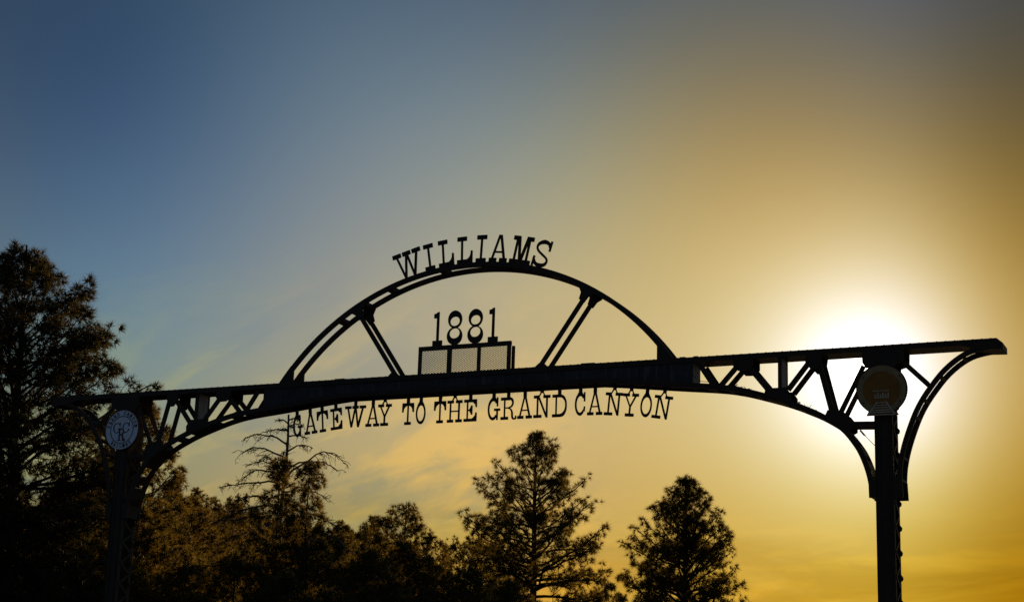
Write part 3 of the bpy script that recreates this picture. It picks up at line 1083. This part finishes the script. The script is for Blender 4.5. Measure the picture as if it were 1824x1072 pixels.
def pine_parts(seed, H, prof, zb, nb, blades, tl, tw, rt, lean=(0, 0), bend=1.0, needles=NEEDLE, up=(0, 55), open_=.3, clump=.20, gap=.34, per=6, tuft_n=99999):
    """prof: list of (height, radius towards the left in the photo, radius towards the right).
    Every limb carries side shoots, every shoot ends in a rounded clump of needle bunches."""
    rng = np.random.default_rng(seed)
    hz, hl, hr = (np.array(c, float) for c in zip(*prof))
    trunk, limb = Wood(), Wood()
    nt_ = 12
    zt = np.linspace(0, H, nt_)
    wob = np.cumsum(rng.normal(size=(nt_, 2)) * .02 * H / 12, axis=0)
    wob -= wob[-1] * (zt / H)[:, None]
    tp = np.stack([lean[0] * (zt / H - 1) + wob[:, 0], lean[1] * (zt / H - 1) + wob[:, 1], zt], 1)
    trunk.tube(tp, rt, rt * .10, 7)
    cl = []                                           # clump centres with axis and size
    rvec = np.array([.912, .410])                     # right in the photo
    for i in range(nb):
        u = (i + rng.uniform(0, 1)) / nb
        z = zb + (H * .975 - zb) * u ** .92
        az = i * 2.39996 + rng.normal() * .35
        d2 = np.array([math.cos(az), math.sin(az)])
        k = d2 @ rvec
        fr = (z - zb) / (H - zb)
        el = R_(up[0] + (up[1] - up[0]) * fr ** 1.3 + rng.normal() * 9)
        rad = lambda zz: np.interp(zz, hz, hl) * (1 - k) / 2 + np.interp(zz, hz, hr) * (1 + k) / 2
        L = rad(z)
        for _ in range(8):                            # the tip stays inside the crown's outline
            L = .5 * (L + rad(min(z + (math.tan(el) + .15) * L + clump * .4, H)))
        L = max(.08, L * rng.uniform(.86, 1.13) - clump * .35)
        n = 7
        s = np.linspace(0, 1, n)
        base = np.array([np.interp(z, zt, tp[:, 0]), np.interp(z, zt, tp[:, 1]), z])
        crook = np.cumsum(rng.normal(size=n)) * .03 * L
        rise = math.tan(el) * L * s + .18 * L * bend * (s ** 2.2) * (1 if rng.random() > .3 else -.5) + crook - crook[0]
        top_room = H - clump * .8 - z
        if rise.max() > top_room:
            rise *= max(.05, top_room) / rise.max()
        side = np.array([-d2[1], d2[0]]) * rng.normal() * .16 * L
        P = np.stack([base[0] + d2[0] * L * s + side[0] * s ** 2, base[1] + d2[1] * L * s + side[1] * s ** 2, base[2] + rise], 1)
        r0 = max(.012, rt * .30 * (1 - fr) + .010) * min(1, .4 + L / 2.5)
        limb.tube(P, r0, r0 * .30, 5)
        cl.append((P[-1], d2, clump * rng.uniform(.8, 1.15)))
        ns = max(1, int(L * (1 - open_) / gap * 2))
        for j in range(ns):
            t = open_ + (1 - open_) * (j + rng.uniform(.1, .9)) / ns
            p0 = np.array([np.interp(t, s, P[:, c]) for c in range(3)])
            sl = (L * .34 * (1.1 - t) + .20) * rng.uniform(.6, 1.25)
            aj = az + (1 if j % 2 else -1) * rng.uniform(.35, 1.2)
            ej = el * .5 + rng.normal() * .30 + .22
            dj = np.array([math.cos(aj) * math.cos(ej), math.sin(aj) * math.cos(ej), math.sin(ej)])
            mid = rng.normal(size=3) * .05 * sl
            q = np.stack([p0 + dj * sl * x + mid * math.sin(math.pi * x) + np.array([0, 0, .16 * sl * x * x]) for x in (0, .5, 1)])
            limb.tube(q, r0 * .28 + .004, .005, 3)
            if q[-1][2] < H - .1:
                cl.append((q[-1], dj[:2], clump * rng.uniform(.7, 1.2)))
            if sl > .55:
                cl.append((q[1] + rng.normal(size=3) * .08, dj[:2], clump * rng.uniform(.55, .8)))
    for g in range(4):                                # leader
        cl.append((tp[-1] - np.array([0, 0, clump * .7 + .26 * g]), np.array([0, 0]), clump * (.55 + .18 * g)))
    pts, dirs = [], []
    for c, ax, r in cl:
        m_ = max(3, int(per * (r / clump) ** 1.5 * rng.uniform(.8, 1.2)))
        q = rng.normal(size=(m_, 3))
        q /= np.linalg.norm(q, axis=1)[:, None]
        q *= rng.uniform(.3, 1, (m_, 1))
        pts.append(c + q * r * np.array([1.0, 1.0, .9]))
        dd = q + np.array([ax[0] * .45, ax[1] * .45, .30])
        dirs.append(dd / (np.linalg.norm(dd, axis=1)[:, None] + 1e-9))
    pts, dirs = np.concatenate(pts), np.concatenate(dirs)
    V, F = tufts(rng, pts, dirs, blades, tl, tw)
    V[:, 2] *= H / np.sort(V[:, 2])[-40]
    return trunk.mesh("trunk", BARK), limb.mesh("limbs", BARK), fast_mesh("crown", V, F, needles), len(F)


def pine(name, label, loc, group=None, cat="tree", **kw):
    o = root(name, label, cat, (loc[0], loc[1], loc[2] if len(loc) > 2 else 0), group)
    t, l, c, n = pine_parts(**kw)
    link("trunk", t, None, o)
    link("limbs", l, None, o)
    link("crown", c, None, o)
    return o, n


BACK = [(-43.18, 53.25, 15.2), (-47.87, 62.22, 16.05), (-39.0, 50.98, 13.97), (-42.91, 59.17, 14.78), (-41.02, 65.82, 14.42), (-34.8, 57.72, 12.99)]


def trees():
    G = "pines standing behind the gateway"
    S = dict(blades=22, tw=.021, tl=.22)
    # large pine cut by the left edge of the photo
    pine("pine_tree", "tall broad pine with dense rounded crown behind the left pillar, cut by the picture edge", (-15.6, 5.0), G,
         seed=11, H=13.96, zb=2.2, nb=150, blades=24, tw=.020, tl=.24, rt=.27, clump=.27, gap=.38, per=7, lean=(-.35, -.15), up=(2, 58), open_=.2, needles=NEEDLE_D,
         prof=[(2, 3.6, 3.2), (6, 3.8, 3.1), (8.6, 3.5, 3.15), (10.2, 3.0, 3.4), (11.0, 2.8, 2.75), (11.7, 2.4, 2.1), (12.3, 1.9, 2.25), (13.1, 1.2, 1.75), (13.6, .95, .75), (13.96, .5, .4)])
    pine("pine_tree", "pine with thin open top seen through the left end of the truss", (-20.23, 16.9), G,
         seed=21, H=12.39, zb=2.0, nb=95, rt=.2, needles=NEEDLE_B, up=(0, 50), open_=.3, **S,
         prof=[(2, 3.0, 2.9), (6, 2.9, 2.7), (8, 2.6, 2.4), (9.5, 2.2, 1.75), (10.3, 1.6, 1.15), (11.2, 1.0, 1.3), (12, .5, .45), (12.39, .2, .2)])
    # young live pines round the snag
    pine("pine_tree", "slender young pine growing against the bare dead snag", (-15.7, 18.39), G,
         seed=31, H=10.44, zb=3.0, nb=62, rt=.11, up=(5, 50), open_=.3, **S,
         prof=[(3, 1.7, 1.7), (6, 1.5, 1.3), (7.4, 1.1, .8), (8.4, .75, .5), (9.4, .42, .36), (10.44, .22, .22)])
    pine("pine_tree", "slim young pine with a pointed top just right of the dead snag", (-14.83, 18.82), G,
         seed=32, H=10.33, zb=3.0, nb=64, rt=.11, up=(5, 50), open_=.25, **S,
         prof=[(3, 1.8, 1.8), (6, 1.5, 1.5), (7.4, .95, 1.0), (8.5, .55, .62), (9.5, .38, .40), (10.33, .2, .2)])
    pine("pine_tree", "pine with a broken rounded top between the snag and the tallest central pine", (-16.25, 28.39), G,
         seed=41, H=10.31, zb=2.5, nb=75, rt=.15, needles=NEEDLE_B, up=(2, 48), open_=.3, **S,
         prof=[(2, 2.6, 2.6), (6, 2.4, 2.4), (8, 1.7, 1.9), (8.9, 1.35, 1.45), (9.5, 1.1, .75), (10.0, .6, .55), (10.31, .2, .25)])
    pine("pine_tree", "small pine tip left of the rounded pine, above the thicket", (-22.2, 36.82), G,
         seed=42, H=10.99, zb=3, nb=60, rt=.13, up=(5, 50), blades=18, tw=.028, tl=.23,
         prof=[(3, 2.0, 2.0), (8, 1.5, 1.5), (9.7, .7, .8), (10.5, .4, .4), (10.99, .15, .15)])
    pine("pine_tree", "thin pine spire leftmost of the small tips near the wooded ridge", (-24.58, 40.22), G,
         seed=43, H=11.17, zb=3, nb=56, rt=.12, up=(5, 50), blades=18, tw=.028, tl=.23,
         prof=[(3, 1.9, 1.9), (8, 1.4, 1.4), (10, .6, .6), (10.7, .35, .35), (11.17, .1, .1)])
    pine("pine_tree", "tall central pine with open spreading branches against the golden sky", (-12.3, 31.59), G,
         seed=54, H=13.47, zb=4.5, nb=115, blades=24, tw=.018, tl=.23, rt=.26, clump=.17, gap=.30, per=4, up=(-6, 58), open_=.25,
         prof=[(4, 3.0, 3.1), (7.3, 2.7, 2.95), (8.2, 2.5, 2.85), (9.4, 2.4, 2.7), (9.8, 2.4, 2.5), (10.9, 2.6, 1.95), (11.4, 2.55, 1.7), (11.9, 1.5, 1.35), (12.5, 1.05, .95), (13.0, .6, .55), (13.47, .15, .15)])
    pine("pine_tree", "low dark pine with a flat top touching the left of the tall central pine", (-18.17, 38.86), G,
         seed=55, H=10.3, zb=3, nb=70, rt=.14, up=(5, 40), blades=20, tw=.026, tl=.23,
         prof=[(3, 2.6, 2.6), (7, 2.4, 2.6), (8.5, 2.0, 2.2), (9.4, 1.4, 1.5), (10.0, .9, .9), (10.3, .3, .3)])
    pine("pine_tree", "tiny far pine tip in the gap left of the tall central pine", (-37.02, 73.35), G,
         seed=56, H=14.37, zb=4, nb=50, rt=.15, up=(5, 45), blades=14, tw=.045, tl=.30, clump=.4, gap=.6,
         prof=[(4, 2.2, 2.2), (10, 1.7, 1.7), (13, .9, .9), (14.0, .4, .4), (14.37, .15, .15)])
    pine("pine_tree", "dense conical pine standing alone, rightmost of the trees below the truss", (-7.74, 36.3), G,
         seed=61, H=12.25, zb=4.5, nb=135, blades=24, tw=.018, tl=.23, rt=.26, clump=.17, gap=.29, per=4, up=(2, 64), open_=.2,
         prof=[(4, 2.7, 2.3), (7.7, 2.6, 2.3), (8.2, 2.5, 2.15), (9.0, 2.2, 1.95), (9.6, 2.0, 1.8), (10.4, 1.85, 1.65), (11.0, 1.3, 1.1), (11.6, .72, .70), (12.0, .36, .36), (12.25, .1, .1)])
    pine("pine_tree", "small pine tip peeping up between the central and the conical pine", (-14.11, 45.8), G,
         seed=71, H=8.4, zb=2, nb=45, rt=.1, up=(5, 45), blades=18, tw=.028, tl=.23,
         prof=[(2, 1.7, 1.7), (6, 1.3, 1.3), (7.5, .7, .7), (8.4, .15, .15)])
    pine("pine_tree", "small dark pine at the foot of the central pine on its right", (-16.17, 49.13), G,
         seed=72, H=9.38, zb=2, nb=50, rt=.1, up=(5, 45), blades=18, tw=.028, tl=.23,
         prof=[(2, 2.0, 2.0), (7, 1.5, 1.5), (8.6, .7, .7), (9.38, .15, .15)])
    # the thicket along the bottom of the photo
    thicket = [
        ("bushy sunlit pine low in the gap between left pillar and snag", (-16.16, 16.84), 7.1, 2.4),
        ("rounded pine rising right of the left pillar below the truss curve", (-28.86, 32.51), 11.4, 3.2),
        ("bushy pine in the thicket right below the young pines", (-15.9, 22.28), 8.36, 2.4),
        ("low golden pine in front of the pine with the broken rounded top", (-11.83, 17.64), 7.3, 2.4),
        ("dark low pine filling the gap left of the central trunk", (-12.84, 23.84), 7.81, 2.5),
        ("dark bushy pine at the lower left of the tall central pine", (-10.67, 22.72), 7.28, 2.3),
        ("dark low pine in front of the central trunk, bottom edge", (-7.91, 19.66), 6.5, 1.9),
        ("dim pine behind the lower crown of the large left pine", (-24.11, 18.12), 9.77, 3.0),
        ("shadowed pine at the far left behind the large left pine", (-32.61, 25.08), 11.5, 3.6),
        ("shadowed pine directly behind the left pillar", (-30.43, 28.18), 12.13, 3.2),
        ("bushy golden pine low beside the right edge of the left pillar", (-16.98, 12.77), 8.1, 2.7),
        ("wide dusky pine behind the bushes left of the snag", (-21.12, 26.59), 8.76, 2.6),
        ("bushy pine right under the rounded pine, in the thicket", (-12.75, 21.55), 8.03, 2.2),
        ("distant pine tip right of the young pines on the skyline", (-33.12, 52.8), 13.07, 3.0),
        ("low thick pine at the bottom under the snag", (-13.2, 15.2), 6.4, 2.4),
        ("low thick pine at the bottom left corner", (-18.6, 8.2), 7.2, 2.8),
        ("low thick pine at the bottom between left pillar and large pine", (-15.2, 8.9), 6.6, 2.6),
        ("hazy pine on the slope, tallest just right of the truss curve", BACK[0][:2], BACK[0][2], 3.0),
        ("hazy pine on the slope midway between left pillar and snag", BACK[1][:2], BACK[1][2], 3.0),
        ("slope pine whose tip shows left of the snag's longest branch", BACK[2][:2], BACK[2][2], 2.8),
        ("slope pine right behind the snag's lower left branches", BACK[3][:2], BACK[3][2], 2.8),
        ("distant pine tip in the dip right of the slim young pine", BACK[4][:2], BACK[4][2], 2.6),
        ("distant pine tip nearest the small spire above the thicket", BACK[5][:2], BACK[5][2], 2.6),
    ]
    for i, (lab, (x, y), H, r) in enumerate(thicket):
        pine("pine_tree", lab, (x, y), "bushy pines of the thicket below the gateway",
             seed=100 + i, H=H, zb=1.0, nb=int(60 + H * 2), blades=18, tw=.028, tl=.23, rt=.13, up=(0, 45), open_=.2,
             needles=NEEDLE_B if i % 3 != 2 else NEEDLE,
             prof=[(0, r * .9, r * .9), (H * .35, r, r), (H * .6, r * .85, r * .85), (H * .8, r * .55, r * .6), (H * .92, r * .28, r * .3), (H, .12, .12)])


def snag():
    rng = np.random.default_rng(5)
    H = 12.31
    o = root("dead_tree", "bare dead pine snag with drooping leafless branches left of the hanging letters", "tree", (-16.94, 20.7, 0))
    tr, lb = Wood(), Wood()
    z = np.linspace(0, H, 14)
    tp = np.stack([.05 * np.sin(z * 1.3), .04 * np.cos(z), z], 1)
    tp -= np.array([tp[-1, 0], tp[-1, 1], 0]) * (z / H)[:, None]
    tr.tube(tp, .17, .035, 7)
    rv = np.array([.912, .410])
    bv = np.array([-.410, .912])
    # (height, length, side, rise): the branches the photo shows, then others towards and away from the camera
    spec = [(12.1, .35, 1, .3), (12.0, .45, -1, .3), (11.9, .5, 1, .2), (11.75, .8, -1, .10), (11.55, .6, 1, .10), (11.25, 1.5, -1, .28), (11.0, .9, 1, .30), (10.75, 1.6, -1, .35), (10.55, 1.75, 1, .25), (10.3, 1.3, -1, .30), (10.05, 2.05, 1, .55),
            (9.85, 2.3, -1, .12), (9.6, 1.5, 1, .12), (9.35, 1.8, -1, .05), (9.1, 2.9, -1, .0), (8.95, 2.1, 1, .0), (8.7, 2.1, -1, -.25), (8.3, 3.0, 1, .02), (8.2, 2.7, -1, -.45), (10.15, 1.9, -1, .20), (9.75, 1.0, 1, .1), (9.2, 1.3, 1, -.05), (8.9, 2.5, -1, -.1), (8.5, 1.6, 1, -.1), (8.0, 3.1, -1, -.3), (7.7, 2.9, -1, -.3),
            (7.3, 2.6, 1, -.3), (6.9, 2.9, -1, -.4), (6.3, 2.8, 1, -.4)]
    extra = [(h - .2, l * .8, 0, r) for h, l, s_, r in spec[::2]]
    for idx, (h, L, sd, rise) in enumerate(spec + extra):
        if sd:
            a = rv * sd + bv * rng.uniform(-.4, .4)
        else:
            a = bv * (1 if idx % 2 else -1) + rv * rng.uniform(-.6, .6)
        a /= np.linalg.norm(a)
        n = 9
        s = np.linspace(0, 1, n)
        jag = np.cumsum(rng.normal(size=(n, 2)) * .022 * L, axis=0)
        jag -= jag[0]
        px = np.array([np.interp(h, z, tp[:, 0]), np.interp(h, z, tp[:, 1])])
        sag = rise * L * np.sin(s * 1.9) - .22 * L * s ** 2.5
        sidev = np.array([-a[1], a[0]])
        P = np.stack([px[0] + a[0] * L * s + sidev[0] * jag[:, 0], px[1] + a[1] * L * s + sidev[1] * jag[:, 0], h + sag + jag[:, 1]], 1)
        r0 = .030 + .012 * L / 2
        lb.tube(P, r0, .010, 5)
        for j in range(int(5 + L * 7)):
            t = rng.uniform(.25, 1)
            p0 = np.array([np.interp(t, s, P[:, c]) for c in range(3)])
            sl = rng.uniform(.18, .55) * (1.25 - .5 * t) * min(1, L / 1.6)
            az = math.atan2(a[1], a[0]) + rng.choice([-1, 1]) * rng.uniform(.2, 1.1)
            el = rng.uniform(-.5, .55)
            d = np.array([math.cos(az) * math.cos(el), math.sin(az) * math.cos(el), math.sin(el)])
            q = np.stack([p0 + d * sl * x + np.array([rng.normal() * .02, rng.normal() * .02, -.45 * sl * x * x + rng.normal() * .015]) for x in (0, .35, .7, 1)])
            lb.tube(q, .014, .007, 3)
            for g in range(2):
                t2 = rng.uniform(.3, .95)
                p1 = q[0] + (q[-1] - q[0]) * t2
                d2 = rng.normal(size=3); d2[2] -= .5; d2 /= np.linalg.norm(d2)
                lb.tube(np.stack([p1, p1 + d2 * rng.uniform(.08, .25)]), .009, .005, 3)
    link("trunk", tr.mesh("trunk", DEADWOOD), None, o)
    link("branches", lb.mesh("branches", DEADWOOD), None, o)


def ridge_pines():
    rnd = random.Random(8)
    protos = []
    for k in range(4):
        H = 9.5 + k * .9
        protos.append(pine_parts(seed=300 + k, H=H, zb=1.5, nb=46, blades=12, tw=.07, tl=.42, clump=.5, gap=.8, per=5, rt=.16, up=(0, 45), needles=NEEDLE_F, open_=.2,
                                 prof=[(1, 2.2, 2.2), (H * .4, 2.0, 2.0), (H * .7, 1.3, 1.3), (H * .9, .6, .6), (H, .15, .15)])[:3])
    n = 0
    for i in range(280):
        s = rnd.uniform(.28, .66)
        t = .5 - abs(rnd.gauss(0, .16)) if i % 3 else .5 + rnd.uniform(-.03, .05)
        x, y, z = hill_point(s, max(t, .08))
        o = root("ridge_pine", "small hazy pine on the wooded ridge behind the thicket", "tree", (x, y, z - .2), "pines along the far ridge")
        sc_ = rnd.uniform(.5, .85)
        o.scale = (sc_ * rnd.uniform(.9, 1.1), sc_, sc_ * rnd.uniform(.85, 1.15))
        o.rotation_euler.z = rnd.uniform(0, 6.28)
        for nm, me in zip(("trunk", "limbs", "crown"), protos[i % 4]):
            link(nm, me, None, o)


trees()
snag()
ridge_pines()
